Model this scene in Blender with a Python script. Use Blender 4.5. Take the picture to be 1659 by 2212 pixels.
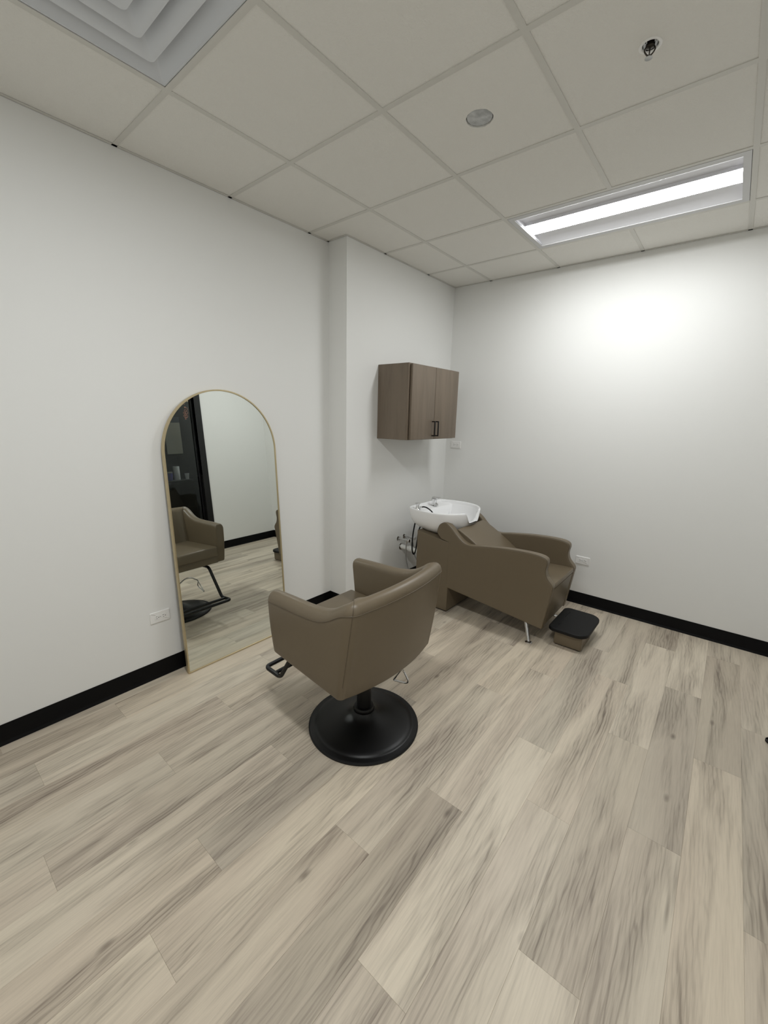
import bpy, bmesh, math, random
from mathutils import Vector, Matrix
random.seed(7)
for o in list(bpy.data.objects): bpy.data.objects.remove(o)
SC = bpy.context.scene
COL = SC.collection
PI = math.pi

# ------------------------------------------------------------------ camera, world, exposure
H = 2.8723                       # ceiling height
FPX = 898.66                     # focal length in pixels of the 1659 x 2212 frame
YAW, PITCH, ROLL = 2.2579, -0.2262, 0.0243
fwd = Vector((math.cos(PITCH)*math.cos(YAW), math.cos(PITCH)*math.sin(YAW), math.sin(PITCH)))
rgt = fwd.cross(Vector((0, 0, 1))).normalized()
upv = rgt.cross(fwd)
cr, sr = math.cos(ROLL), math.sin(ROLL)
ax_x, ax_y, ax_z = cr*rgt + sr*upv, -sr*rgt + cr*upv, -fwd
cam_d = bpy.data.cameras.new('camera')
cam_d.sensor_fit = 'VERTICAL'; cam_d.sensor_height = 24.0
cam_d.lens = FPX/2212*24.0
cam_d.clip_start = 0.02
cam = bpy.data.objects.new('camera', cam_d); COL.objects.link(cam)
cam.matrix_world = Matrix(((ax_x.x, ax_y.x, ax_z.x, 2.3477), (ax_x.y, ax_y.y, ax_z.y, -3.877),
                           (ax_x.z, ax_y.z, ax_z.z, H-1.2439), (0, 0, 0, 1)))
SC.camera = cam
W = bpy.data.worlds.new('world'); SC.world = W; W.use_nodes = True
W.node_tree.nodes['Background'].inputs[0].default_value = (0.5, 0.5, 0.52, 1)
W.node_tree.nodes['Background'].inputs[1].default_value = 0.02
SC.view_settings.view_transform = 'Standard'
SC.view_settings.look = 'None'
SC.view_settings.gamma = 1.0
SC.view_settings.use_curve_mapping = False
SC.view_settings.exposure = 0.0
LENS_POWER = (39.0, 50.0)        # radiance of the two troffer lenses: over the shampoo chair, over the entrance end

# ------------------------------------------------------------------ room constants
XL, XR = -0.1916, 2.97           # left wall, right wall
YJ, YF = -1.507, -4.45           # jog in the left wall, wall behind the camera
T = 0.6096
GX = [0.3849 + T*i for i in range(5)]
GY = [-2.9144 + T*j for j in range(-2, 5)]
BB = 0.108

# ------------------------------------------------------------------ materials
def srgb(r, g, b):
    f = lambda c: (c/255/12.92) if c/255 <= 0.04045 else ((c/255+0.055)/1.055)**2.4
    return (f(r), f(g), f(b), 1)

def mat(name, col, rough=0.5, metal=0.0, spec=0.5, bump=None, emit=None, coat=0.0, mottle=None):
    m = bpy.data.materials.new(name); m.use_nodes = True
    nt = m.node_tree; b = nt.nodes['Principled BSDF']
    b.inputs['Base Color'].default_value = col
    b.inputs['Roughness'].default_value = rough
    b.inputs['Metallic'].default_value = metal
    b.inputs['Specular IOR Level'].default_value = spec
    b.inputs['Coat Weight'].default_value = coat
    if emit:
        b.inputs['Emission Color'].default_value = emit[0]
        b.inputs['Emission Strength'].default_value = emit[1]
    tc = None
    if bump or mottle: tc = nt.nodes.new('ShaderNodeTexCoord')
    if bump:                                   # (scale, strength, distance, detail)
        n = nt.nodes.new('ShaderNodeTexNoise'); n.inputs['Scale'].default_value = bump[0]
        n.inputs['Detail'].default_value = bump[3] if len(bump) > 3 else 3
        bp = nt.nodes.new('ShaderNodeBump'); bp.inputs['Strength'].default_value = bump[1]
        bp.inputs['Distance'].default_value = bump[2]
        nt.links.new(tc.outputs['Object'], n.inputs['Vector'])
        nt.links.new(n.outputs['Fac'], bp.inputs['Height'])
        nt.links.new(bp.outputs['Normal'], b.inputs['Normal'])
    if mottle:                                 # (scale, other colour, amount)
        n = nt.nodes.new('ShaderNodeTexNoise'); n.inputs['Scale'].default_value = mottle[0]
        n.inputs['Detail'].default_value = 4
        mx = nt.nodes.new('ShaderNodeMix'); mx.data_type = 'RGBA'
        mp = nt.nodes.new('ShaderNodeMapRange'); mp.inputs[1].default_value = .35; mp.inputs[2].default_value = .65
        mp.inputs[3].default_value = 0; mp.inputs[4].default_value = mottle[2]
        mx.inputs[6].default_value = col; mx.inputs[7].default_value = mottle[1]
        nt.links.new(tc.outputs['Object'], n.inputs['Vector'])
        nt.links.new(n.outputs['Fac'], mp.inputs[0]); nt.links.new(mp.outputs[0], mx.inputs[0])
        nt.links.new(mx.outputs[2], b.inputs['Base Color'])
    return m

def wood_mat(name, base, dark, tone_from_object=False, length_axis='Y', scale=1.0, rough=0.45, dark_amt=1.0, pale=None):
    """Wood with long streaks, fine pores, cathedral rings and knots in object space; each board is shifted at random."""
    m = bpy.data.materials.new(name); m.use_nodes = True
    nt = m.node_tree; N = nt.nodes.new; L = nt.links.new
    b = nt.nodes['Principled BSDF']; b.inputs['Roughness'].default_value = rough
    tc = N('ShaderNodeTexCoord'); oi = N('ShaderNodeObjectInfo')
    off = N('ShaderNodeVectorMath'); off.operation = 'SCALE'; off.inputs[0].default_value = (17.3, 41.7, 9.1)
    L(oi.outputs['Random'], off.inputs['Scale'])
    add = N('ShaderNodeVectorMath'); add.operation = 'ADD'
    L(tc.outputs['Object'], add.inputs[0]); L(off.outputs[0], add.inputs[1])
    def mapped(sx, sl):
        mp = N('ShaderNodeMapping')
        s = [sx*scale]*3; s['XYZ'.index(length_axis)] = sl*scale
        mp.inputs['Scale'].default_value = s
        L(add.outputs[0], mp.inputs['Vector']); return mp.outputs[0]
    def noise(vec, sc, det, dist=0.0, ro=.55):
        n = N('ShaderNodeTexNoise'); n.inputs['Scale'].default_value = sc; n.inputs['Detail'].default_value = det
        n.inputs['Distortion'].default_value = dist; n.inputs['Roughness'].default_value = ro
        L(vec, n.inputs['Vector']); return n.outputs['Fac']
    def rng(v, a, bb, c, d):
        r = N('ShaderNodeMapRange'); r.inputs[1].default_value = a; r.inputs[2].default_value = bb
        r.inputs[3].default_value = c; r.inputs[4].default_value = d; L(v, r.inputs[0]); return r.outputs[0]
    def mul(a, bb):
        q = N('ShaderNodeMath'); q.operation = 'MULTIPLY'
        for i, x in enumerate((a, bb)):
            if isinstance(x, (int, float)): q.inputs[i].default_value = x
            else: L(x, q.inputs[i])
        return q.outputs[0]
    def plus(a, bb):
        q = N('ShaderNodeMath'); q.operation = 'ADD'; q.use_clamp = True
        for i, x in enumerate((a, bb)):
            if isinstance(x, (int, float)): q.inputs[i].default_value = x
            else: L(x, q.inputs[i])
        return q.outputs[0]
    broad = rng(noise(mapped(10, .95), 1.0, 2, .8), .42, .74, 0, 1)
    streak = rng(noise(mapped(34, 2.4), 1.0, 3, .9, .65), .47, .80, 0, 1)
    fine = rng(noise(mapped(230, 9.0), 1.0, 1, .0, .7), .42, .72, 0, 1)
    # cathedral rings: bands bent by a stretched noise
    wv = N('ShaderNodeTexWave'); wv.wave_type = 'RINGS'; wv.rings_direction = 'SPHERICAL'
    wv.inputs['Scale'].default_value = 4.0; wv.inputs['Distortion'].default_value = 9.0
    wv.inputs['Detail'].default_value = 2; wv.inputs['Detail Scale'].default_value = 1.0; wv.inputs['Detail Roughness'].default_value = .6
    L(mapped(5.5, .85), wv.inputs['Vector'])
    rings = rng(wv.outputs['Fac'], .5, 1.0, 0, .30)
    # knots and short dark checks
    vo = N('ShaderNodeTexVoronoi'); vo.inputs['Scale'].default_value = 1.0; vo.inputs['Randomness'].default_value = 1.0
    L(mapped(10.0, 4.2), vo.inputs['Vector'])
    kn = mul(rng(vo.outputs['Distance'], .03, .15, 1, 0), rng(vo.outputs['Color'], .70, .74, 0, .8))
    v2 = N('ShaderNodeTexVoronoi'); v2.inputs['Scale'].default_value = 1.0; v2.inputs['Randomness'].default_value = 1.0
    L(mapped(19.0, 1.9), v2.inputs['Vector'])
    ck = mul(rng(v2.outputs['Distance'], .02, .17, 1, 0), rng(v2.outputs['Color'], .72, .80, 0, .7))
    a = plus(mul(broad, .40), mul(streak, mul(plus(broad, .45), .30)))
    a = plus(a, mul(fine, mul(plus(broad, .5), .17)))
    a = plus(a, mul(rings, plus(broad, .12)))
    a = mul(a, dark_amt)
    knots = plus(kn, ck)
    mx = N('ShaderNodeMix'); mx.data_type = 'RGBA'; mx.inputs[6].default_value = base; mx.inputs[7].default_value = dark
    L(a, mx.inputs[0])
    mk = N('ShaderNodeMix'); mk.data_type = 'RGBA'; L(mx.outputs[2], mk.inputs[6])
    mk.inputs[7].default_value = (dark[0]*.55, dark[1]*.5, dark[2]*.47, 1)
    L(mul(knots, .75 if tone_from_object else .12), mk.inputs[0])
    last = mk.outputs[2]
    # low, cloudy shift between greyer and warmer wood
    if pale:
        mw = N('ShaderNodeMix'); mw.data_type = 'RGBA'; mw.blend_type = 'MULTIPLY'
        L(rng(noise(mapped(4, .8), 1.0, 1), .42, .62, 0, .8), mw.inputs[0])
        L(last, mw.inputs[6]); mw.inputs[7].default_value = pale; last = mw.outputs[2]
    if tone_from_object:
        mo = N('ShaderNodeMix'); mo.data_type = 'RGBA'; mo.blend_type = 'MULTIPLY'; mo.inputs[0].default_value = 1
        L(last, mo.inputs[6]); L(oi.outputs['Color'], mo.inputs[7]); last = mo.outputs[2]
    L(last, b.inputs['Base Color'])
    bp = N('ShaderNodeBump'); bp.inputs['Strength'].default_value = .12; bp.inputs['Distance'].default_value = .001
    L(fine, bp.inputs['Height']); L(bp.outputs['Normal'], b.inputs['Normal'])
    L(rng(a, 0, 1, rough, rough+.12), b.inputs['Roughness'])
    return m

M = {}
M['wall'] = mat('wall_paint', srgb(234, 234, 231), .7)
M['wall_hall'] = mat('hall_black_paint', srgb(30, 32, 36), .5)
M['wall_beige'] = mat('hall_beige_paint', srgb(225, 200, 170), .7)
M['tile'] = mat('mineral_fibre_tile', srgb(233, 231, 225), .92, spec=.1, bump=(170, .55, .004, 2))
M['tee'] = mat('white_painted_tee', srgb(212, 210, 203), .5)
M['deck'] = mat('dark_plenum', srgb(60, 60, 60), .9)
M['subfloor'] = mat('dark_subfloor', srgb(60, 55, 50), .9)
M['plank'] = wood_mat('greige_oak_plank', srgb(213, 201, 181), srgb(113, 101, 89), True, 'Y', 1.0, .42, pale=(.90, .88, .885, 1))
M['vinyl'] = mat('black_vinyl_base', srgb(9, 9, 10), .5, spec=.15)
M['leather'] = mat('taupe_vinyl_upholstery', srgb(108, 96, 77), .40, spec=.5, bump=(420, .10, .0006, 1))
M['piping'] = mat('taupe_piping', srgb(92, 81, 64), .5)
M['black'] = mat('black_powder_coat', srgb(11, 11, 12), .38, spec=.35)
M['rubber'] = mat('black_rubber', srgb(13, 13, 14), .6, spec=.3, bump=(300, .15, .001))
M['chrome'] = mat('chrome', srgb(215, 215, 215), .10, 1.0)
M['braid'] = mat('braided_steel_hose', srgb(165, 165, 165), .35, .9, bump=(600, .6, .001))
M['ceramic'] = mat('white_glazed_ceramic', srgb(243, 243, 243), .10, coat=.5)
M['pvc'] = mat('white_pvc', srgb(235, 235, 230), .35)
M['plastic'] = mat('white_outlet_plastic', srgb(240, 239, 236), .3)
M['slot'] = mat('dark_slot', srgb(35, 33, 30), .7)
M['brass'] = mat('pale_brushed_brass', srgb(200, 185, 150), .40, .8)
M['backing'] = mat('mirror_backing_board', srgb(90, 80, 66), .8)
M['mirror'] = mat('silvered_glass', (.80, .835, .805, 1), 0.0, 1.0)
M['cabinet'] = wood_mat('taupe_stained_maple', srgb(118, 105, 90), srgb(90, 79, 66), False, 'Z', 1.0, .42, .75)
M['lampframe'] = mat('white_enamel_frame', srgb(205, 205, 205), .4)
M['reflector'] = mat('white_enamel_reflector', srgb(232, 232, 236), .45)
for q in (0, 1): M['lens%d' % q] = mat('lit_lens', srgb(250, 250, 250), .4, emit=((.97, .99, 1.0, 1), LENS_POWER[q]))
M['diffuser'] = mat('grey_white_diffuser', srgb(216, 219, 223), .5)
M['steel'] = mat('dull_galvanised_plate', srgb(205, 207, 207), .5, .1, mottle=(30, srgb(150, 152, 152), .7))
M['darkmetal'] = mat('dark_bronze_sprinkler', srgb(70, 66, 60), .35, .8)
M['frame'] = mat('black_door_frame', srgb(15, 15, 16), .35)
M['grey'] = mat('grey_panel', srgb(150, 148, 140), .35)
M['greytop'] = mat('slate_panel_edge', srgb(70, 74, 84), .4)
M['paper'] = mat('white_paper', srgb(240, 242, 248), .8)
M['violet'] = mat('violet_plastic', srgb(90, 88, 150), .4)
M['decal'] = mat('tan_vinyl_lettering', srgb(150, 110, 96), .6)
def glass_mat():
    m = bpy.data.materials.new('clear_door_glass'); m.use_nodes = True; nt = m.node_tree
    b = nt.nodes['Principled BSDF']; nt.nodes.remove(b)
    tr = nt.nodes.new('ShaderNodeBsdfTransparent'); tr.inputs[0].default_value = (.86, .9, .89, 1)
    gl = nt.nodes.new('ShaderNodeBsdfGlossy'); gl.inputs['Roughness'].default_value = .01
    mx = nt.nodes.new('ShaderNodeMixShader')
    fr = nt.nodes.new('ShaderNodeFresnel'); fr.inputs['IOR'].default_value = 1.45
    nt.links.new(fr.outputs[0], mx.inputs[0]); nt.links.new(tr.outputs[0], mx.inputs[1]); nt.links.new(gl.outputs[0], mx.inputs[2])
    nt.links.new(mx.outputs[0], nt.nodes['Material Output'].inputs[0]); return m
M['glass'] = glass_mat()

# ------------------------------------------------------------------ mesh helpers
def finish(bm, ang=38, smooth=True):
    bmesh.ops.remove_doubles(bm, verts=bm.verts, dist=1e-6)
    bmesh.ops.recalc_face_normals(bm, faces=bm.faces)
    a = math.radians(ang)
    for f in bm.faces: f.smooth = smooth
    for e in bm.edges:
        if len(e.link_faces) == 2 and e.calc_face_angle(0) > a: e.smooth = False

def obj(name, bm, m, parent=None, loc=None, ang=38, smooth=True):
    """One mesh object from a bmesh in world coordinates; loc is the object's origin."""
    finish(bm, ang, smooth)
    base = Vector((0, 0, 0))
    if parent is not None:
        p = parent
        while p is not None: base += p.location; p = p.parent
    loc = Vector(loc) if loc is not None else (base.copy() if parent is not None else Vector((0, 0, 0)))
    bmesh.ops.translate(bm, verts=bm.verts, vec=-loc)
    me = bpy.data.meshes.new(name); bm.to_mesh(me); bm.free()
    me.materials.append(M[m] if isinstance(m, str) else m)
    o = bpy.data.objects.new(name, me); COL.objects.link(o)
    o.location = loc - base; o.parent = parent
    return o

def tag(o, label=None, cat=None, group=None, kind=None):
    if label: o['label'] = label
    if cat: o['category'] = cat
    if group: o['group'] = group
    if kind: o['kind'] = kind
    return o

def thing(name, label, cat, loc, group=None):
    o = bpy.data.objects.new(name, None); COL.objects.link(o); o.location = loc
    o.empty_display_size = .1
    return tag(o, label, cat, group)

def box(x0, x1, y0, y1, z0, z1, bm=None, r=0.0, seg=3):
    t = bmesh.new()
    v = [t.verts.new((x, y, z)) for x in (x0, x1) for y in (y0, y1) for z in (z0, z1)]
    for f in ((0, 1, 3, 2), (4, 6, 7, 5), (0, 4, 5, 1), (2, 3, 7, 6), (0, 2, 6, 4), (1, 5, 7, 3)):
        t.faces.new([v[i] for i in f])
    if r > 0:
        bmesh.ops.bevel(t, geom=list(t.edges), offset=r, segments=seg, profile=.5, affect='EDGES')
    return merge(bm, t)

def merge(bm, t):
    if bm is None: return t
    me = bpy.data.meshes.new('tmp'); t.to_mesh(me); t.free(); bm.from_mesh(me); bpy.data.meshes.remove(me); return bm

def loft(rings, bm=None, closed=True, cap0=True, cap1=True):
    """Rings: lists of points of equal length; closed = each ring is a loop."""
    t = bmesh.new()
    R = [[t.verts.new(p) for p in r] for r in rings]
    n = len(R[0])
    for a, b in zip(R[:-1], R[1:]):
        for i in range(n if closed else n-1):
            j = (i+1) % n
            t.faces.new((a[i], a[j], b[j], b[i]))
    if cap0: t.faces.new(R[0][::-1])
    if cap1: t.faces.new(R[-1])
    return merge(bm, t)

def lathe(prof, c, n=32, bm=None, cap0=True, cap1=True, axis='Z'):
    rings = []
    for r, z in prof:
        ring = []
        for i in range(n):
            a = 2*PI*i/n
            if axis == 'Z': p = (c[0]+r*math.cos(a), c[1]+r*math.sin(a), c[2]+z)
            elif axis == 'X': p = (c[0]+z, c[1]+r*math.cos(a), c[2]+r*math.sin(a))
            else: p = (c[0]+r*math.sin(a), c[1]+z, c[2]+r*math.cos(a))
            ring.append(p)
        rings.append(ring)
    return loft(rings, bm, True, cap0, cap1)

def catmull(pts, n=6, closed=False):
    P = [Vector(p) for p in pts]; out = []
    m = len(P)
    for i in range(m if closed else m-1):
        p1, p2 = P[i], P[(i+1) % m]
        p0 = P[i-1] if (i > 0 or closed) else p1*2-p2
        p3 = P[(i+2) % m] if (i+2 < m or closed) else p2*2-p1
        for k in range(n):
            t = k/n
            out.append(.5*((2*p1)+(p2-p0)*t+(2*p0-5*p1+4*p2-p3)*t*t+(3*p1-p0-3*p2+p3)*t**3))
    if not closed: out.append(P[-1])
    return out

def fillet(pts, r, n=5):
    P = [Vector(p) for p in pts]; out = [P[0]]
    for a, b, c in zip(P[:-2], P[1:-1], P[2:]):
        u, w = (a-b), (c-b); d = min(r, u.length*.45, w.length*.45)
        s, e = b+u.normalized()*d, b+w.normalized()*d
        for k in range(n+1):
            t = k/n; out.append(s*(1-t)**2+b*2*t*(1-t)+e*t*t)
    return out+[P[-1]]

def tube(pts, r, n=10, bm=None, closed=False):
    P = [Vector(p) for p in pts]; m = len(P); rings = []; up = None
    for i in range(m):
        if closed: d = P[(i+1) % m]-P[i-1]
        else: d = P[min(i+1, m-1)]-P[max(i-1, 0)]
        d.normalize()
        if up is None: up = d.orthogonal().normalized()
        up = (up-d*up.dot(d)).normalized(); s = d.cross(up)
        rr = r[i] if isinstance(r, (list, tuple)) else r
        rings.append([P[i]+(up*math.cos(2*PI*k/n)+s*math.sin(2*PI*k/n))*rr for k in range(n)])
    if closed: rings.append(rings[0])
    return loft(rings, bm, True, not closed, not closed)

def inset(poly, d):
    """Poly: list of 2D (a, b) counter-clockwise; moves every vertex inwards by about d."""
    n = len(poly); out = []
    for i in range(n):
        a, b, c = Vector(poly[i-1]), Vector(poly[i]), Vector(poly[(i+1) % n])
        e1, e2 = (b-a).normalized(), (c-b).normalized()
        n1, n2 = Vector((-e1.y, e1.x)), Vector((-e2.y, e2.x))
        nn = n1+n2
        if nn.length < 1e-6: nn = n1
        nn.normalize(); k = 1/max(.5, nn.dot(n1))
        out.append(b+nn*d*k)
    return out

def ccw(poly):
    a = sum(p[0]*q[1]-q[0]*p[1] for p, q in zip(poly, poly[1:]+poly[:1]))
    return poly if a > 0 else poly[::-1]

def slab(poly, lo, hi, r, place, bm=None, seg=4, r0=None):
    """Extrude a 2D outline from lo to hi with edges rounded by r; place(a, b, h) -> 3D."""
    poly = ccw([tuple(p) for p in poly]); r0 = r if r0 is None else r0
    lay = []
    if r0 > 0:
        lay.append((lo, r0*1.6))
        for k in range(seg+1):
            a = k/seg*PI/2; lay.append((lo+r0*(1-math.sin(a)), r0*(1-math.cos(a)) if False else r0*(1-math.sin(a))*0+r0*(1-math.cos(PI/2-a))))
        lay = [lay[0]]+[(lo+r0*(1-math.cos(k/seg*PI/2)), r0*(1-math.sin(k/seg*PI/2))) for k in range(seg+1)]
    else: lay.append((lo, 0))
    if r > 0:
        lay += [(hi-r*(1-math.sin(k/seg*PI/2)) if False else hi-r+r*math.sin(k/seg*PI/2), r*(1-math.cos(k/seg*PI/2))) for k in range(seg+1)]
        lay.append((hi, r*1.6))
    else: lay.append((hi, 0))
    rings = [[place(p[0], p[1], h) for p in inset(poly, d)] for h, d in lay]
    return loft(rings, bm)

def rrect(x0, x1, y0, y1, r, n=6):
    rs = r if isinstance(r, (list, tuple)) else (r,)*4
    cs = ((x1-rs[0], y1-rs[0], 0), (x0+rs[1], y1-rs[1], 1), (x0+rs[2], y0+rs[2], 2), (x1-rs[3], y0+rs[3], 3))
    return [(cx+rs[q]*math.cos(PI/2*(q+k/n)), cy+rs[q]*math.sin(PI/2*(q+k/n))) for cx, cy, q in cs for k in range(n+1)]

def lerp1(x, xs, ys):
    if x <= xs[0]: return ys[0]
    for a, b, p, q in zip(xs[:-1], xs[1:], ys[:-1], ys[1:]):
        if x <= b:
            t = (x-a)/(b-a); return p+(q-p)*t
    return ys[-1]

# ------------------------------------------------------------------ the setting: walls
def wall(name, *b, m='wall'):
    return tag(obj(name, box(*b), m, loc=((b[0]+b[1])/2, (b[2]+b[3])/2, 0)), kind='structure')
ZT = H+.16
wall('wall_left', XL-.12, XL, YF, YJ, 0, ZT)
wall('wall_jog', XL-.12, 0, YJ, YJ+.12, 0, ZT)
wall('wall_left_far', -.12, 0, YJ+.12, 0, 0, ZT)
wall('wall_back', -.12, XR+.12, 0, .12, 0, ZT)
wall('wall_front', XL-.12, XR+.12, YF-.12, YF, 0, ZT)
DY0, DY1, DZ = -1.98, -.98, 2.185      # door opening in the right wall
wr = box(XR, XR+.12, DY1, 0, 0, ZT)
box(XR, XR+.12, YF, DY0, 0, ZT, wr); box(XR, XR+.12, DY0, DY1, DZ, ZT, wr)
tag(obj('wall_right', wr, 'wall', loc=(XR+.06, -2.4, 0)), kind='structure')
# hall beyond the door
HX = 4.32
wall('wall_hall_back', HX, HX+.1, -3.2, 1.0, 0, 2.24, m='wall_hall')
wall('wall_hall_upper', HX, HX+.1, -3.2, 1.0, 2.24, ZT, m='wall_beige')
wall('wall_hall_side', XR+.12, HX, 1.0, 1.1, 0, ZT, m='wall_hall')
wall('wall_hall_end', XR+.12, HX, -3.3, -3.2, 0, ZT, m='wall_hall')

# baseboards: black vinyl cove base with a small toe
def baseboard(name, p, q, nx, ny):
    prof = [(0, 0), (.013, 0), (.0125, .004), (.007, .012), (.0045, .022), (.0042, BB-.004), (.003, BB), (0, BB)]
    rings = [[(e[0]+nx*d, e[1]+ny*d, z) for d, z in prof] for e in (p, q)]
    return tag(obj(name, loft(rings), 'vinyl', loc=(p[0], p[1], 0), ang=50), kind='structure')
baseboard('baseboard_left', (XL, YF), (XL, YJ), 1, 0)
baseboard('baseboard_jog', (XL, YJ), (0, YJ), 0, -1)
baseboard('baseboard_left_far', (0, YJ-.0042), (0, 0), 1, 0)
baseboard('baseboard_back', (0, 0), (XR, 0), 0, -1)
baseboard('baseboard_right', (XR, 0), (XR, DY1+.002), -1, 0)
baseboard('baseboard_right_near', (XR, DY0-.002), (XR, YF), -1, 0)
baseboard('baseboard_front', (XL, YF), (XR, YF), 0, 1)

# ------------------------------------------------------------------ floor: every plank is a board of its own
PW, PL, PX0 = .1835, 1.225, 2.635
floor = tag(obj('floor', box(XL-.12, HX+.1, YF-.12, 1.1, -.06, -.003), 'subfloor'), kind='structure')
plank_mesh = {}
def plank_data(w, l):
    k = (round(w, 4), round(l, 4))
    if k in plank_mesh: return plank_mesh[k]
    g, c = .00012, .0004
    rings = [[(-w/2+g+d, -l/2+g+d, z), (w/2-g-d, -l/2+g+d, z), (w/2-g-d, l/2-g-d, z), (-w/2+g+d, l/2-g-d, z)]
             for d, z in ((0, -.003), (0, -c), (c, 0))]
    bm = loft(rings, cap0=False)
    bmesh.ops.recalc_face_normals(bm, faces=bm.faces)
    me = bpy.data.meshes.new('plank'); bm.to_mesh(me); bm.free(); me.materials.append(M['plank'])
    plank_mesh[k] = me; return me
JOINT = {-2: -.70, -1: -1.076, 0: -1.515, 1: -.92, 2: -1.609, 3: -1.07, 4: -1.958, 5: -2.535, 6: -1.70, 7: -3.566, 8: -3.318, 9: -2.845,
         10: -2.496, 11: -3.235, 12: -2.834, 13: -3.64, 14: -3.245, 15: -2.5}
TONE = {(5, -3.76): .78, (0, -1.515): .86, (1, -2.145): .88, (4, -3.183): 1.08, (8, -3.318): .88, (8, -4.543): 1.07, (2, -2.834): .9, (6, -2.925): .97,
        (1, -.92): 1.08, (3, -2.295): 1.03, (3, -1.07): .93, (6, -1.7): 1.05, (7, -3.566): 1.06, (9, -2.845): .93, (4, -1.958): .94, (10, -2.496): .98}
for k, j in JOINT.items():
    x1 = PX0-PW*k; x0 = x1-PW
    x1 = min(x1, HX)
    n0 = math.floor((YF-.05-j)/PL)
    y = j+n0*PL
    while y < .03:
        a, b = max(y, YF-.05), min(y+PL, .03)
        ya = y; y += PL
        if b-a < .02: continue
        if x1 <= 0.07 and a > YJ+.05 and x1 <= 0: continue
        o = bpy.data.objects.new('plank', plank_data(x1-x0, b-a)); COL.objects.link(o); o.parent = floor
        o.location = ((x0+x1)/2, (a+b)/2, 0)
        tn = None
        for (kk, yy), v in TONE.items():
            if kk == k and abs(yy-ya) < .03: tn = v
        if tn is None: tn = random.choice((.9, .95, 1.0, 1.0, 1.03, 1.06))
        w = random.uniform(-.012, .012)
        o.color = (tn*(1+w), tn, tn*(1-w), 1)
# hall floor strip beyond the door
hb = box(3.0025, HX, -3.2, 1.0, -.003, 0)
tag(obj('trim_hall_floor', hb, 'wall_hall'), kind='structure')

# ------------------------------------------------------------------ ceiling: deck, tees, tiles
ceil = tag(obj('ceiling', box(XL-.12, HX+.1, YF-.12, 1.1, ZT, ZT+.06), 'deck'), kind='structure')
def tee(x0, x1, y0, y1, parent=ceil):
    along = 'X' if x1-x0 > y1-y0 else 'Y'
    bm = box(x0, x1, y0, y1, H, H+.0025)
    if along == 'X': box(x0, x1, (y0+y1)/2-.001, (y0+y1)/2+.001, H+.0025, H+.03, bm)
    else: box((x0+x1)/2-.001, (x0+x1)/2+.001, y0, y1, H+.0025, H+.03, bm)
    return obj('grid_tee', bm, 'tee', parent, loc=((x0+x1)/2, (y0+y1)/2, H), smooth=False)
HW = .012
FX0, FX1, FY0, FY1 = GX[1], GX[3], GY[5], GY[6]      # troffer bay
for y in GY:
    tee(XL if y < YJ else 0, XR, y-HW, y+HW)
ybay = [YF]+GY+[0]
xbay = [XL]+GX+[XR]
for i, x in enumerate(GX):
    for a, b in zip(ybay[:-1], ybay[1:]):
        if i == 2 and (abs(a-FY0) < .01 or abs(a-GY[1]) < .01): continue           # interrupted by the troffer
        a2, b2 = (a+HW if a > YF else a), (b-HW if b < 0 else b)
        tee(x-HW, x+HW, a2, b2)
# wall angle
def angle(x0, x1, y0, y1, side):
    bm = box(x0, x1, y0, y1, H, H+.0015)
    t = .0015
    if side == 'L': box(x0, x0+t, y0, y1, H, H+.02, bm)
    elif side == 'R': box(x1-t, x1, y0, y1, H, H+.02, bm)
    elif side == 'B': box(x0, x1, y1-t, y1, H, H+.02, bm)
    else: box(x0, x1, y0, y0+t, H, H+.02, bm)
    return obj('wall_angle', bm, 'tee', ceil, loc=((x0+x1)/2, (y0+y1)/2, H), smooth=False)
AW = .018
angle(XL, XL+AW, YF, YJ, 'L'); angle(XL, 0, YJ-AW, YJ, 'B'); angle(0, AW, YJ-AW, 0, 'L')
angle(AW, XR, -AW, 0, 'B'); angle(XR-AW, XR, YF, -AW, 'R'); angle(XL, XR, YF, YF+AW, 'F')

tile_mesh = {}
TZ = H+.0028
def tile_data(w, l, holes=()):
    k = (round(w, 4), round(l, 4), tuple(holes))
    if k in tile_mesh: return tile_mesh[k]
    th, c = .016, .0025
    if not holes:
        rings = [[(-w/2+d, -l/2+d, z), (w/2-d, -l/2+d, z), (w/2-d, l/2-d, z), (-w/2+d, l/2-d, z)] for d, z in ((c, 0), (0, c), (0, th))]
        bm = loft(rings)
    else:
        hx, hy, hr = holes[0]; n = 40; rings = []
        rnd = random.Random(3)
        out, inn = [], []
        for i in range(n):
            a = 2*PI*(i+.5)/n; dx, dy = math.cos(a), math.sin(a)
            ts = []
            if dx > 1e-9: ts.append((w/2-hx)/dx)
            if dx < -1e-9: ts.append((-w/2-hx)/dx)
            if dy > 1e-9: ts.append((l/2-hy)/dy)
            if dy < -1e-9: ts.append((-l/2-hy)/dy)
            tt = min(ts); out.append((hx+dx*tt, hy+dy*tt))
            rr = hr+rnd.uniform(-.0012, .0016); inn.append((hx+dx*rr, hy+dy*rr))
        for px_, py_ in ((w/2, l/2), (-w/2, l/2), (-w/2, -l/2), (w/2, -l/2)):   # snap nearest to corners
            i = min(range(n), key=lambda q: (out[q][0]-px_)**2+(out[q][1]-py_)**2); out[i] = (px_, py_)
        seq = [[(p[0], p[1], th) for p in out], [(p[0], p[1], 0) for p in out], [(p[0], p[1], 0) for p in inn], [(p[0], p[1], th) for p in inn]]
        bm = loft(seq+[seq[0]], cap0=False, cap1=False)
    finish(bm, smooth=False)
    me = bpy.data.meshes.new('ceiling_tile'); bm.to_mesh(me); bm.free(); me.materials.append(M['tile'])
    tile_mesh[k] = me; return me
SPR = (1.916, -1.988); PLATE = (1.294, -2.014)
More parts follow.
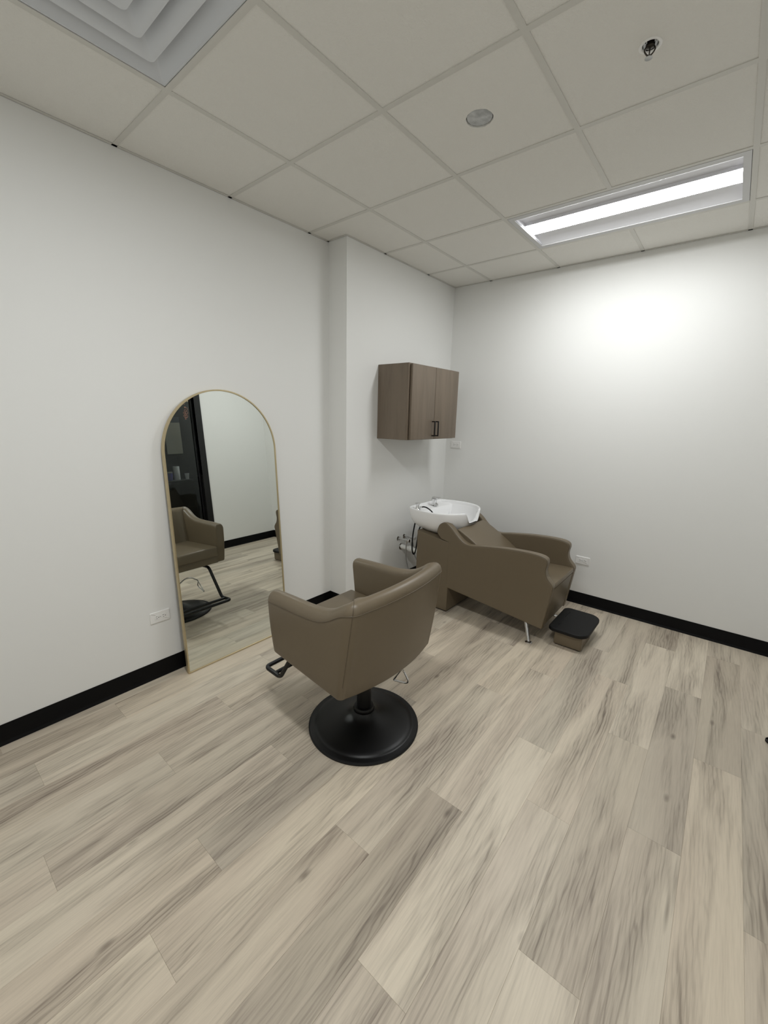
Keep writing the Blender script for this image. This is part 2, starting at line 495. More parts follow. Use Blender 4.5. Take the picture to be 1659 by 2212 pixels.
for a, b in zip(xbay[:-1], xbay[1:]):
    for c, d in zip(ybay[:-1], ybay[1:]):
        if a > FX0-.01 and b < FX1+.01 and (abs(c-FY0) < .01 or abs(c-GY[1]) < .01): continue       # troffers
        if abs(a-GX[0]) < .01 and abs(c-GY[1]) < .01: continue              # air diffuser
        aa = a
        if a < 0 and c > YJ-.3: aa = 0.0 if c > YJ else a
        g = .003
        parts = [(aa+g, b-g, c+g, d-g)]
        if a < 0 and c < YJ < d:
            Lo = [(a+g, c+g), (b-g, c+g), (b-g, d-g), (g, d-g), (g, YJ-g), (a+g, YJ-g)]
            obj('ceiling_tile', slab(Lo, TZ, TZ+.016, 0, lambda p, q, h: (p, q, h)), 'tile', ceil, loc=((a+b)/2, (c+d)/2, TZ), smooth=False)
            continue
        for (u0, u1, v0, v1) in parts:
            cx, cy = (u0+u1)/2, (v0+v1)/2
            holes = ()
            if u0 < PLATE[0] < u1 and v0 < PLATE[1] < v1: holes = ((round(PLATE[0]-cx, 4), round(PLATE[1]-cy, 4), .0575),)
            if u0 < SPR[0] < u1 and v0 < SPR[1] < v1: holes = ((round(SPR[0]-cx, 4), round(SPR[1]-cy, 4), .0245),)
            o = bpy.data.objects.new('ceiling_tile', tile_data(u1-u0, v1-v0, holes)); COL.objects.link(o)
            o.parent = ceil; o.location = (cx, cy, TZ)

# ------------------------------------------------------------------ door with glass in the right wall
door = bpy.data.objects.new('door_1', None); COL.objects.link(door); door.location = (XR, (DY0+DY1)/2, 0); door['kind'] = 'structure'
JW = .085
fb = box(XR-.012, XR+.13, DY1-JW, DY1, 0, DZ, r=.002, seg=1)
box(XR-.012, XR+.13, DY0, DY0+JW, 0, DZ, fb, r=.002, seg=1); box(XR-.012, XR+.13, DY0+JW, DY1-JW, DZ-.05, DZ, fb, r=.002, seg=1)
obj('door_frame', fb, 'frame', door)
lf = box(XR+.045, XR+.085, DY1-JW-.03, DY1-JW-.003, .01, DZ-.053, r=.002, seg=1)
box(XR+.045, XR+.085, DY0+JW+.003, DY0+JW+.03, .01, DZ-.053, lf, r=.002, seg=1)
box(XR+.045, XR+.085, DY0+JW+.03, DY1-JW-.03, .01, .12, lf, r=.002, seg=1)
leaf = obj('door_leaf', lf, 'frame', door)
obj('glass_pane', box(XR+.062, XR+.068, DY0+JW+.03, DY1-JW-.03, .12, DZ-.053), 'glass', leaf)
# script lettering seen end-on in the mirror (flourishes, dots and loops on the pane)
dec = None
gx_ = XR+.0605
for k, (yy, zz, s) in enumerate(((-1.16, 2.075, .010), (-1.165, 2.045, .010), (-1.16, 2.005, .02))):
    dec = lathe([(s*.55, 0), (s*.55, .001)], (gx_-.001, yy, zz), 14, dec, axis='X')
sq = [(-1.150+.022*math.sin(t*2.1)*(1 if t < 5 else .8)-.004*t*.2, 1.995-.016*t+.010*math.sin(t*4.2)) for t in [i*.12 for i in range(75)]]
dec = tube([(gx_, a, b) for a, b in sq], .0032, 6, dec)
sq = [(-1.172+.018*math.sin(t*1.7+1), 1.955-.011*t+.008*math.cos(t*3.3)) for t in [i*.15 for i in range(60)]]
dec = tube([(gx_, a, b) for a, b in sq], .0026, 6, dec)
obj('lettering', dec, 'decal', leaf)
hd = tube(fillet([(XR+.045, DY0+.16, .95), (XR, DY0+.16, .95), (XR, DY0+.16, 1.25), (XR+.045, DY0+.16, 1.25)], .02), .009)
obj('pull_handle', hd, 'frame', leaf)

# ------------------------------------------------------------------ recessed ceiling troffer
def troffer(tc, label, lens):
    lamp = thing('ceiling_light', label, 'ceiling light', (tc[0], tc[1], H), 'recessed troffers in the ceiling grid')
    ox, oy, ix, iy = T-.014, T/2-.014, .564, .251
    fr = None
    for (a, b, c, d) in ((-ox, ox, -oy, -iy), (-ox, ox, iy, oy), (-ox, -ix, -iy, iy), (ix, ox, -iy, iy)):
        fr = box(tc[0]+a, tc[0]+b, tc[1]+c, tc[1]+d, H-.001, H+.006, fr)
    obj('frame', fr, 'lampframe', lamp, smooth=False)
    LH = .083
    for s in (-1, 1):
        pr = []
        for k in range(13):
            t = k/12; pr.append((iy-(iy-LH)*t, .003+.034*math.sin(t*PI/2)**.85))
        rings = [[(tc[0]+x, tc[1]+s*y, H+z) for y, z in pr] + [(tc[0]+x, tc[1]+s*y, H+z+.002) for y, z in pr[::-1]] for x in (-ix-.004, ix+.004)]
        obj('reflector', loft(rings), 'reflector', lamp)
        obj('lens_rail', box(tc[0]-ix+.002, tc[0]+ix-.002, tc[1]+s*LH-.003, tc[1]+s*LH+.003, H+.020, H+.050), 'reflector', lamp, smooth=False)
    lp = [(-LH+.003, .050)]+[(LH*.963*k/8, .0215-.0065*(1-(k/8)**2)) for k in range(-8, 9)]+[(LH-.003, .050)]
    rings = [[(tc[0]+x, tc[1]+y, H+z) for y, z in lp] for x in (-ix+.004, ix-.004)]
    lo_ = obj('lens', loft(rings), lens, lamp)
    lo_.data.materials.append(M['reflector'])              # the opaque back and ends of the lens tray
    for p in lo_.data.polygons:
        if p.normal.z > -.5: p.material_index = 1
    for s in (-1, 1):
        obj('end_plate', box(*sorted((tc[0]+s*ix, tc[0]+s*(ix+.003))), tc[1]-iy, tc[1]+iy, H+.003, H+.075), 'reflector', lamp, smooth=False)
    obj('housing', box(tc[0]-ix-.01, tc[0]+ix+.01, tc[1]-iy-.005, tc[1]+iy+.005, H+.076, H+.084), 'lampframe', lamp, smooth=False)
BAYS = (((FX0+FX1)/2, (FY0+FY1)/2), ((FX0+FX1)/2, (GY[1]+GY[2])/2))
troffer(BAYS[0], 'lit recessed troffer with bright centre lens above the shampoo chair', 'lens0')
troffer(BAYS[1], 'lit recessed troffer above the entrance end of the room', 'lens1')

# ------------------------------------------------------------------ air diffuser
dc = ((GX[0]+GX[1])/2, (GY[1]+GY[2])/2)
dif = thing('air_diffuser', 'square white air diffuser with nested curved cones in ceiling grid', 'air diffuser', (dc[0], dc[1], H))
def rsq(h, r, n=6): return [(dc[0]+a, dc[1]+b) for a, b in rrect(-h, h, -h, h, r, n)]
def ringset(prof): return [[(p[0], p[1], H+z) for p in rsq(h, r)] for h, z, r in prof]
obj('frame', loft(ringset([(.292, .010, .002), (.292, .003, .002), (.285, .003, .004), (.283, .006, .004), (.262, .020, .012), (.235, .050, .022), (.226, .055, .025)]), cap0=False, cap1=False), 'diffuser', dif)
for k, (a, lift) in enumerate(((.216, 0), (.146, .002), (.076, .004))):
    pr = [(a, .006+lift, .020), (a-.001, .003+lift, .020), (a-.006, .003+lift, .020), (a-.020, .010+lift, .018), (a-.040, .030+lift, .016), (a-.058, .052+lift, .014), (a-.064, .056+lift, .012),
          (a-.062, .060+lift, .012), (a-.038, .036+lift, .016), (a-.016, .016+lift, .018)]
    rr = ringset([(h, z, max(.003, min(r, h*.5))) for h, z, r in pr])
    obj('cone', loft(rr+[rr[0]], cap0=False, cap1=False), 'diffuser', dif)
obj('plenum_box', box(dc[0]-.285, dc[0]+.285, dc[1]-.285, dc[1]+.285, H+.075, H+.08), 'diffuser', dif)

# ------------------------------------------------------------------ sprinkler and cover plate
sp = thing('fire_sprinkler', 'pendent fire sprinkler with white ring and dark metal deflector in ceiling tile', 'sprinkler', (SPR[0], SPR[1], H))
zt = TZ
def SP(prof): return [(r*.80, z*.70) for r, z in prof]
SPc = (SPR[0], SPR[1], zt)
obj('escutcheon', lathe(SP([(.029, .03), (.030, .002), (.034, -.003), (.041, -.004), (.044, -.002), (.044, 0), (.031, .001), (.030, .03)]), SPc, 40, cap0=False, cap1=False), 'plastic', sp)
obj('cup', lathe(SP([(.0295, .0), (.028, .028), (.002, .030)]), SPc, 32, cap0=False), 'chrome', sp)
obj('body', lathe(SP([(.013, .03), (.013, .004), (.017, .002), (.017, -.006), (.010, -.010), (.007, -.012)]), SPc, 16), 'darkmetal', sp)
arm = None
for s_ in (-1, 1):
    arm = tube(catmull([(SPR[0]+s_*.011, SPR[1]+s_*.005, zt-.003), (SPR[0]+s_*.015, SPR[1]+s_*.006, zt-.013), (SPR[0]+s_*.008, SPR[1]+s_*.003, zt-.025), (SPR[0], SPR[1], zt-.031)], 4), .0023, 8, arm)
tube([(SPR[0], SPR[1], zt-.007), (SPR[0], SPR[1], zt-.028)], .002, 8, arm)
obj('frame_arms', arm, 'darkmetal', sp)
obj('deflector', lathe([(.003, -.030), (.005, -.033), (.005, -.035), (.0115, -.0355), (.012, -.0368), (.003, -.037)], SPc, 20), 'steel', sp)
pl = thing('cover_plate', 'round grey metal plate in rough cut hole of ceiling tile', 'cover plate', (PLATE[0], PLATE[1], H))
obj('plate', lathe([(.001, -.0015), (.05, -.001), (.0535, .0005), (.054, .003), (.05, .005)], (PLATE[0], PLATE[1], TZ+.004), 40), 'steel', pl)
obj('tab', box(PLATE[0]+.044, PLATE[0]+.058, PLATE[1]+.012, PLATE[1]+.024, TZ+.006, TZ+.010), 'slot', pl)
obj('cup', lathe([(.0535, .003), (.052, .05), (.002, .05)], (PLATE[0], PLATE[1], TZ+.007), 24, cap0=False), 'darkmetal', pl)

# ------------------------------------------------------------------ outlets
def outlet(label, c, nrm):
    """Horizontal duplex outlet: c = plate centre on the wall, nrm = 'x' or 'y' wall normal."""
    t = thing('wall_outlet', label, 'outlet', c, 'white duplex wall outlets')
    def P(a, d, z):   # a along the wall, d out of the wall
        return (c[0]+d, c[1]+a, c[2]+z) if nrm == 'x' else (c[0]+a, c[1]-d, c[2]+z)
    def pbox(a0, a1, z0, z1, d0, d1, r=0.0):
        p, q = P(a0, d0, z0), P(a1, d1, z1)
        return box(*sorted((p[0], q[0])), *sorted((p[1], q[1])), *sorted((p[2], q[2])), r=r, seg=2)
    bm = slab(rrect(-.0585, .0585, -.036, .036, .004, 3), 0, .006, .0035, lambda a, b, h: P(a, h, b), r0=0)
    plate = obj('plate', bm, 'plastic', t)
    for s in (-1, 1):
        cx = s*.0195
        rec = obj('receptacle', slab(rrect(cx-.0145, cx+.0145, -.0165, .0165, .010, 5), .004, .0078, .0008, lambda a, b, h: P(a, h, b), r0=0), 'plastic', t)
        sb = pbox(cx-.0072, cx+.0010, .0050, .0072, .0070, .0081)
        merge(sb, pbox(cx-.0062, cx+.0010, -.0072, -.0050, .0070, .0081))
        merge(sb, slab([(cx+.0082+.0026*math.cos(i*PI/6), .0026*math.sin(i*PI/6)) for i in range(12)], .0070, .0081, 0, lambda a, b, h: P(a, h, b)))
        obj('slots', sb, 'slot', rec)
    obj('screw', slab([(.0028*math.cos(i*PI/6), .0028*math.sin(i*PI/6)) for i in range(12)], .004, .0072, 0, lambda a, b, h: P(a, h, b)), 'steel', t)
outlet('white duplex outlet on white wall beside foot of arched mirror', (XL, -2.929, .397), 'x')
outlet('white duplex outlet on back wall high beside brown wall cabinet', (.120, 0, 1.356), 'y')
outlet('white duplex outlet low on back wall behind foot end of shampoo chair', (1.482, 0, .410), 'y')

# ------------------------------------------------------------------ arched mirror leaning on the left wall
MW, MH, MTH, MB_, MYL = .7686, 1.767, .0505, -.074, -2.8385
mir = thing('floor_mirror', 'tall arched floor mirror with thin brass frame leaning on white wall', 'mirror', (MB_, MYL+MW/2, 0))
def MP(s, t, d): return (MB_+d*math.cos(MTH)-t*math.sin(MTH), MYL+s, .0015+t*math.cos(MTH)+d*math.sin(MTH))
def arch(ins, n=48):
    r = MW/2-ins; c = MW/2; zc = MH-MW/2
    pts = [(ins, ins), (MW-ins, ins)]
    return pts+[(c+r*math.cos(PI*i/n), zc+r*math.sin(PI*i/n)) for i in range(n+1)]
A0, A1 = arch(0), arch(.009)
prof = [(A0, -.026), (A0, -.001), (arch(.001), 0), (arch(.008), 0), (A1, -.001), (A1, -.026)]
rings = [[MP(p[0], p[1], d) for p in q] for q, d in prof]
obj('frame', loft(rings+[rings[0]], cap0=False, cap1=False), 'brass', mir, ang=30)
gl = bmesh.new(); gl.faces.new([gl.verts.new(MP(p[0], p[1], -.005)) for p in arch(.0085)])
me_f = slab(arch(.0085), -.009, -.005, 0, MP); gl.free()
obj('mirror_glass', me_f, 'mirror', mir, smooth=False)
obj('backing', slab(arch(.0085), -.024, -.0095, 0, MP), 'backing', mir, smooth=False)

# ------------------------------------------------------------------ wall cabinet
cab = thing('wall_cabinet', 'taupe wooden two door wall cabinet with black bar handles', 'cabinet', (0, -.772, 1.443))
CY0, CY1, CZ0, CZ1, CD = -1.135, -.412, 1.443, 2.041, .300
bm = box(0, CD, CY0, CY0+.016, CZ0, CZ1, r=.001, seg=1); box(0, CD, CY1-.016, CY1, CZ0, CZ1, bm, r=.001, seg=1)
box(0, CD, CY0+.016, CY1-.016, CZ0, CZ0+.016, bm); box(0, CD, CY0+.016, CY1-.016, CZ1-.016, CZ1, bm); box(0, .006, CY0+.016, CY1-.016, CZ0+.016, CZ1-.016, bm)
obj('body', bm, 'cabinet', cab)
ff = box(CD, CD+.014, CY0, CY0+.04, CZ0, CZ1, r=.001, seg=1); box(CD, CD+.014, CY1-.04, CY1, CZ0, CZ1, ff, r=.001, seg=1)
box(CD, CD+.014, CY0+.04, CY1-.04, CZ0, CZ0+.04, ff); box(CD, CD+.014, CY0+.04, CY1-.04, CZ1-.04, CZ1, ff)
obj('face_frame', ff, 'cabinet', cab)
ym = -.782
for y0, y1, hy in ((CY0+.018, ym-.002, ym-.027), (ym+.002, CY1+.004, ym+.027)):
    dr = obj('door', box(CD+.0205, CD+.0405, y0, y1, CZ0+.004, CZ1-.006, r=.0018, seg=2), 'cabinet', cab, loc=(CD+.02, (y0+y1)/2, CZ0))
    x0 = CD+.0405
    hb = box(x0+.024, x0+.033, hy-.0045, hy+.0045, 1.470, 1.598, r=.001, seg=1)
    box(x0, x0+.026, hy-.0045, hy+.0045, 1.470, 1.479, hb, r=.0008, seg=1); box(x0, x0+.026, hy-.0045, hy+.0045, 1.589, 1.598, hb, r=.0008, seg=1)
    tag(obj('handle', hb, 'black', dr), 'black square bar handle')

# ------------------------------------------------------------------ styling chair
CX, CYc = 1.045, -2.42
chair = thing('styling_chair', 'taupe upholstered salon styling chair on round black pedestal base', 'chair', (CX, CYc, 0))
Y0, Y1 = -2.757, -2.083
ymid = (Y0+Y1)/2; hwid = (Y1-Y0)/2; RCB, RCT = .030, .060
TOPX = [.69, .73, .80, .90, 1.00, 1.07, 1.12, 1.16, 1.195, 1.225, 1.255, 1.30]
TOPZ = [.768, .772, .776, .780, .786, .796, .811, .832, .856, .875, .886, .889]
CH_ROT, CH_TILT = .03, .045        # the chair is turned a little and sits a little higher on one side
def turn(p):
    p = Vector(p)
    z = p.z+CH_TILT*(p.y-ymid)*min(1, max(0, (p.z-.40)/.4))
    dx, dy = p.x-CX, p.y-CYc; c, s_ = math.cos(CH_ROT), math.sin(CH_ROT)
    return Vector((CX+dx*c+dy*s_, CYc-dx*s_+dy*c, z))
def turned(bm):
    for v in bm.verts: v.co = turn(v.co)
    return bm
def sm(x):   # smoothed arm height
    return sum(lerp1(x+d, TOPX, TOPZ) for d in (-.02, -.01, 0, .01, .02))/5
stat = []   # (bottom xy, top xy, zb, ztop)
NS, NCn, NB = 26, 10, 26
left = []
XB, XT = 1.224, 1.302
for i in range(NS):
    s = i/NS
    left.append(((.735+(XB-RCB-.735)*s, 0), (.692+(XT-RCT-.692)*s, 0), s))
for i in range(NCn+1):
    a = PI/2*i/NCn
    left.append(((XB-RCB+RCB*math.sin(a), RCB*(1-math.cos(a))), (XT-RCT+RCT*math.sin(a), RCT*(1-math.cos(a))), 1.0))
for (b, t, s) in left:
    stat.append(((b[0], Y0+b[1]), (t[0], Y0+t[1]), .440-.038*s, sm(t[0])))
nl = len(stat)
for i in range(1, NB):
    f = i/NB; yb = Y0+RCB+(Y1-Y0-2*RCB)*f; yt = Y0+RCT+(Y1-Y0-2*RCT)*f
    u = 1-(2*f-1)**2
    stat.append(((XB+.046*u, yb), (XT+.036*u, yt), .402, .889+.006*u))
for (b, t, s) in left[::-1]:
    stat.append(((b[0], Y1-b[1]), (t[0], Y1-t[1]), .440-.038*s, sm(t[0])))
ns = len(stat)
def section(i, shrink=0.0):
    (bx, by), (tx, ty), zb, zt = stat[i]
    a, b = stat[max(i-1, 0)][1], stat[min(i+1, ns-1)][1]
    d = Vector((b[0]-a[0], b[1]-a[1])).normalized(); nrm = Vector((d.y, -d.x))   # outward for this direction of travel
    q = min(1.0, max(0.0, (bx-1.05)/.14)); th = .076+.004*q
    ch = .046
    pts = [(-.012, zb), (-.004, zb+.003), (0, zb+.012)]
    for f in (.15, .3, .45, .6, .75, .9): pts.append((0, zb+.012+(zt-ch-zb-.012)*f))
    for k in range(11):
        an = PI*k/10; pts.append((-th/2+th/2*math.cos(an), zt-ch+ch*math.sin(an)))
    for f in (.25, .5, .75, 1.0): pts.append((-th, zt-ch+(.47-zt+ch)*f))
    pts.append((-th, zb+.01)); pts.append((-th+.01, zb))
    zm = (zb+zt)/2; hz = (zt-zb)/2
    out = []
    for o_, z in pts:
        if shrink:
            o_ = -th/2+(o_+th/2)*(1-shrink/(th/2)); z = zm+(z-zm)*(1-shrink/hz)
        g = (z-zb)/(zt-zb)
        cx, cy = bx+(tx-bx)*g, by+(ty-by)*g
        bulge = .006*math.sin(PI*min(1, max(0, g)))       # slight belly of the outer faces
        if o_ > -.01: o_ = o_+bulge
        px_, py_ = cx+nrm.x*o_, cy+nrm.y*o_
        # keep the inner corner square where the wall is thicker than the corner radius
        w = min(1.0, max(0.0, (-o_-.035)/(th-.035)))
        if w > 0:
            xl = XB+(XT-XB)*g-.080; qx, qy = px_, py_
            if py_ < Y0+.11 or py_ > Y1-.11: qx = min(px_, xl)
            qy = min(max(py_, Y0+.076), Y1-.076)
            px_, py_ = px_+(qx-px_)*w, py_+(qy-py_)*w
        out.append(turn((px_, py_, z)))
    return out
secs = [section(i) for i in range(ns)]
def front_rounded(i):
    """Three extra rings in front of station i so that the arm's front edge is rounded."""
    base = section(i)
    outr = []
    for dx, k in ((-.014, .013), (-.0115, .0065), (-.006, .002)):
        outr.append([p+Vector((dx, 0, 0)) for p in section(i, k)])
    return outr
i1 = nl-1-NCn//2; i2 = ns-1-i1
armL = front_rounded(0)+secs[:i1+1]
armR = secs[i2:]+front_rounded(ns-1)[::-1]
aL = obj('armrest', loft(armL), 'leather', chair); bk = obj('backrest', loft(secs[i1:i2+1]), 'leather', chair); aR = obj('armrest', loft(armR), 'leather', chair)
KS = 9          # section index where crown begins (outer seam)
def seam(idx, par, k=KS):
    pts = [secs[i][k] for i in idx]
    obj('piping', tube(pts, .0022, 6), 'piping', par)
seam(range(0, i1+1), aL); seam(range(i1, i2+1), bk); seam(range(i2, ns), aR)
for i, par in ((i1, bk), (i2, bk)):
    obj('corner_seam', tube(secs[i][3:20], .0018, 6), 'piping', par)
# seat cushion, front rail and underside
obj('seat', turned(box(.678, 1.20, Y0+.078, Y1-.078, .502, .586, r=.016, seg=4)), 'leather', chair)
ub = [(s[0][0]-.012, s[0][1]+(.012 if s[0][1] < ymid else -.012)) for s in stat]
poly = [(.712, Y0+.075), (.712, Y1-.075)]+[p for p in ub[::-1] if p[0] > .77]
poly = ccw(poly)
lo = [[(p[0], p[1], .440-.038*min(1, max(0, (p[0]-.735)/.45))+dz) for p in poly] for dz in (.002, .057)]
obj('seat_base', turned(loft(lo)), 'leather', chair)
# pedestal
base = obj('base_disc', lathe([(.01, .002), (.285, .002), (.290, .004), (.291, .010), (.288, .014), (.268, .0155), (.262, .0165), (.258, .0195), (.250, .0235), (.235, .027), (.20, .033),
           (.155, .042), (.115, .053), (.085, .066), (.066, .080), (.058, .092), (.01, .093)], (CX, CYc, 0), 72), 'black', chair, ang=30)
obj('base_rim', lathe([(.286, 0), (.294, .001), (.2955, .008), (.292, .0125), (.287, .013)], (CX, CYc, 0), 72, cap0=False, cap1=False), 'rubber', chair)
obj('column', lathe([(.0385, .088), (.0385, .40)], (CX, CYc, 0), 28), 'black', chair)
obj('collar', lathe([(.040, .088), (.053, .089), (.055, .096), (.055, .106), (.051, .112), (.040, .114)], (CX, CYc, 0), 28), 'black', chair)
obj('mount_plate', box(CX-.13, CX+.09, CYc-.09, CYc+.09, .388, .412, r=.003, seg=1), 'black', chair)
# pump lever
lev = tube(catmull([(CX+.01, CYc+.03, .215), (CX+.03, CYc+.08, .245), (CX+.045, CYc+.14, .268), (CX+.06, CYc+.20, .258), (CX+.065, CYc+.245, .228)], 5), .006)
lv = obj('pump_lever', lev, 'chrome', chair)
lp_ = fillet([(1.108, CYc+.24, .232), (1.112, CYc+.262, .214), (1.147, CYc+.266, .160), (1.128, CYc+.270, .138), (1.035, CYc+.268, .118), (1.100, CYc+.250, .220)], .012)
obj('pedal', tube(lp_, .0055, 8), 'chrome', lv)
# footrest
FY_0, FY_1, fz = -2.625, -2.215, .176
loop = [(.735+.10, FY_0+.012, .418), (.735, FY_0+.012, .418), (.592, FY_0, fz), (.455, FY_0, fz+.006), (.455, FY_1, fz+.006), (.592, FY_1, fz), (.735, FY_1-.012, .418), (.835, FY_1-.012, .418)]
ft = obj('footrest', tube(fillet(loop, .030, 6), .0125, 12), 'black', chair)
obj('crossbar', tube([(.54, FY_0, fz+.002), (.54, FY_1, fz+.002)], .0115, 12), 'black', ft)

# ------------------------------------------------------------------ shampoo chair with basin
SY0, SY1 = -.98, -.40
sham = thing('shampoo_chair', 'taupe reclining shampoo chair with white ceramic basin at its head', 'shampoo chair', (.95, -.69, 0))
curve = catmull([(1.5305, .443), (1.532, .470), (1.520, .494), (1.484, .535), (1.470, .585), (1.477, .637), (1.466, .668), (1.42, .6845), (1.32, .6875), (1.16, .678), (.99, .656),
                 (.87, .638), (.806, .652), (.738, .702), (.682, .756), (.627, .784), (.576, .760), (.553, .704), (.560, .676), (.596, .636)], 5)
outl = [(.665, .224), (1.487, .131)]+[(p[0], p[1]) for p in curve]+[(.665, .622)]
outl = [(p[0], p[1]) for p in outl]
TA = .062
arm_objs = []
for y0, y1 in ((SY0, SY0+TA), (SY1-TA, SY1)):
    a = obj('armrest', slab(outl, y0, y1, .010, lambda p, q, h: (p, h, q), seg=4), 'leather', sham, ang=45)
    for yy in (y0, y1):
        ins = inset(ccw(outl), .0035)
        k = [p for p in ins if p[1] > .46 or False]
        k = [p for p in ins if (p[1] > .44 and p[0] < 1.54)]
        # piping follows the upper outline from the front to the scroll
        pts = [(p[0], yy+(.0035 if yy == y0 else -.0035), p[1]) for p in inset([tuple(c) for c in ccw(outl)], .0032)][2:-2]
        obj('piping', tube(pts, .0024, 6), 'piping', a)
    arm_objs.append(a)
YI0, YI1 = SY0+TA-.002, SY1-TA+.002
def yslab(poly, r, m, name, par=sham, y0=YI0, y1=YI1, ang=40):
    return obj(name, slab(poly, y0, y1, r, lambda p, q, h: (p, h, q), seg=3), m, par, ang=ang)
yslab([(.690, .240), (1.484, .140), (1.5255, .437), (1.10, .415), (.72, .52), (.69, .50)], .002, 'leather', 'seat_base')
yslab([(1.08, .418), (1.523, .440), (1.529, .446), (1.530, .470), (1.524, .479), (1.45, .478), (1.30, .470), (1.06, .462)], .004, 'leather', 'seat')
d_ = Vector((1.13-.715, .475-.725)).normalized(); n_ = Vector((-d_.y, d_.x))
a_, b_ = Vector((.705, .728)), Vector((1.135, .462))
bp_ = catmull([a_-n_*.0, a_+d_*.02+n_*.014, a_+d_*.14+n_*.022, a_+d_*.32+n_*.020, b_+n_*.006], 5)
yslab([(p[0], p[1]) for p in bp_]+[tuple(b_-n_*.05), tuple(a_-n_*.055)], .008, 'leather', 'backrest')
# pedestal under the basin
pd = yslab([(.355, .010), (.684, .010), (.684, .600), (.668, .622), (.52, .640), (.352, .668)], .004, 'leather', 'pedestal', y0=SY0+.002, y1=SY1-.002)
obj('plinth', box(.362, .678, SY0+.010, SY1-.010, 0, .011), 'black', pd)
# legs
for s, yy in ((-1, SY0), (1, SY1)):
    top = Vector((1.348, yy-s*.052, .157)); bot = Vector((1.408, yy+s*.004, .008))
    lg = obj('leg', tube([top, top.lerp(bot, .5), bot], [.0150, .0135, .0115], 16), 'chrome', sham)
    obj('foot', lathe([(.026, 0), (.026, .004), (.022, .007), (.012, .010)], (bot.x, bot.y, 0), 24), 'chrome', lg)

# basin
BC = Vector((.47, -.70)); RIMZ = .855
half = [(.222, 0), (.222, .12), (.224, .205), (.236, .250), (.262, .275), (.32, .296), (.40, .312), (.47, .316), (.54, .306), (.61, .278), (.665, .236), (.705, .185), (.727, .140), (.738, .10), (.743, .05), (.745, 0)]
oc = catmull([(x, -.70-d, 0) for x, d in half], 5)
outline = [(p.x, p.y) for p in oc] + [(p.x, -1.40-p.y) for p in oc[::-1]][1:-1]
def smooth01(t): t = max(0, min(1, t)); return t*t*(3-2*t)
def notch(x, y, z):
    if x < .60: return z
    d = abs(y+.70)
    zn = .757+.105*smooth01((d-.062)/.085)
    k = smooth01((x-.60)/.06)
    return min(z, z*(1-k)+min(z, zn)*k)
def ring(scale, z, inner=False, back=None):
    r = []
    for x, y in outline:
        px_, py_ = BC.x+(x-BC.x)*scale, BC.y+(y-BC.y)*scale
        if back is not None: px_ = max(px_, back+.02*smooth01(abs(py_+.70)/.3)) if px_ < back+.02 else px_
        r.append((px_, py_, notch(px_, py_, z)))
    return r
def shift(r, dx): return [(p[0]+dx, p[1], p[2]) for p in r]
rings = [shift(ring(.44, .640), .02), shift(ring(.50, .640), .02), shift(ring(.57, .647), .02), shift(ring(.66, .660), .015), shift(ring(.75, .680), .01), ring(.84, .706), ring(.91, .735), ring(.962, .772), ring(.987, .805),
         ring(.997, .835), ring(1.0, .848), ring(.992, .8535), ring(.975, .855), ring(.945, .853), ring(.930, .848, True, .232)]
# inside: deck at the back, then the bowl
rings += [ring(.925, .832, True, .246), ring(.91, .822, True, .330), ring(.895, .812, True, .345), ring(.86, .775, True, .352), ring(.78, .735, True, .36), ring(.62, .702, True), ring(.40, .684, True), ring(.16, .678, True), ring(.05, .676, True)]
basin = obj('basin', loft(rings), 'ceramic', sham, ang=60)
obj('drain', lathe([(.002, .003), (.022, .003), (.024, 0), (.022, -.002)], (.47, -.70, .678), 20), 'chrome', basin)
# mixer tap
fx, fy, fz0 = .300, -.650, .826
tp = lathe([(.029, 0), (.029, .005), (.023, .010), (.023, .050), (.025, .054), (.025, .072), (.016, .076)], (fx, fy, fz0), 24)
tube([(fx, fy, fz0+.03), (fx+.03, fy, fz0+.022), (fx+.045, fy, fz0+.010)], .009, 12, tp)
obj('tap', tp, 'chrome', basin)
obj('tap_lever', box(fx-.016, fx+.062, fy-.016, fy+.016, fz0+.074, fz0+.087, r=.003, seg=2), 'chrome', basin)
# spray holder and hose
hx, hy = .292, -.905
sh = lathe([(.030, 0), (.030, .004), (.022, .010), (.017, .022), (.014, .040), (.021, .052), (.023, .058), (.021, .063), (.008, .064)], (hx, hy, fz0), 24)
tube([(hx, hy, fz0+.022), (hx+.028, hy+.004, fz0+.026), (hx+.045, hy+.008, fz0+.030)], .009, 10, sh)
obj('spray_holder', sh, 'chrome', basin)
hs = catmull([(hx+.035, hy+.006, fz0+.030), (hx+.065, hy+.008, fz0+.036), (hx+.10, hy+.010, fz0+.030), (hx+.145, hy+.015, fz0+.002), (hx+.185, hy+.02, fz0-.055), (hx+.20, hy+.03, fz0-.105)], 6)
tag(obj('spray_hose', tube(hs, .0058, 10), 'rubber', basin), 'thin black spray hose')
hl = catmull([(.275, -.900, .73), (.258, -.905, .62), (.248, -.903, .50), (.248, -.893, .425), (.252, -.876, .398), (.257, -.858, .425), (.262, -.845, .52), (.270, -.836, .62), (.30, -.825, .71)], 6)
tag(obj('hose_loop', tube(hl, .0062, 10), 'rubber', basin), 'black hose hanging in a loop')

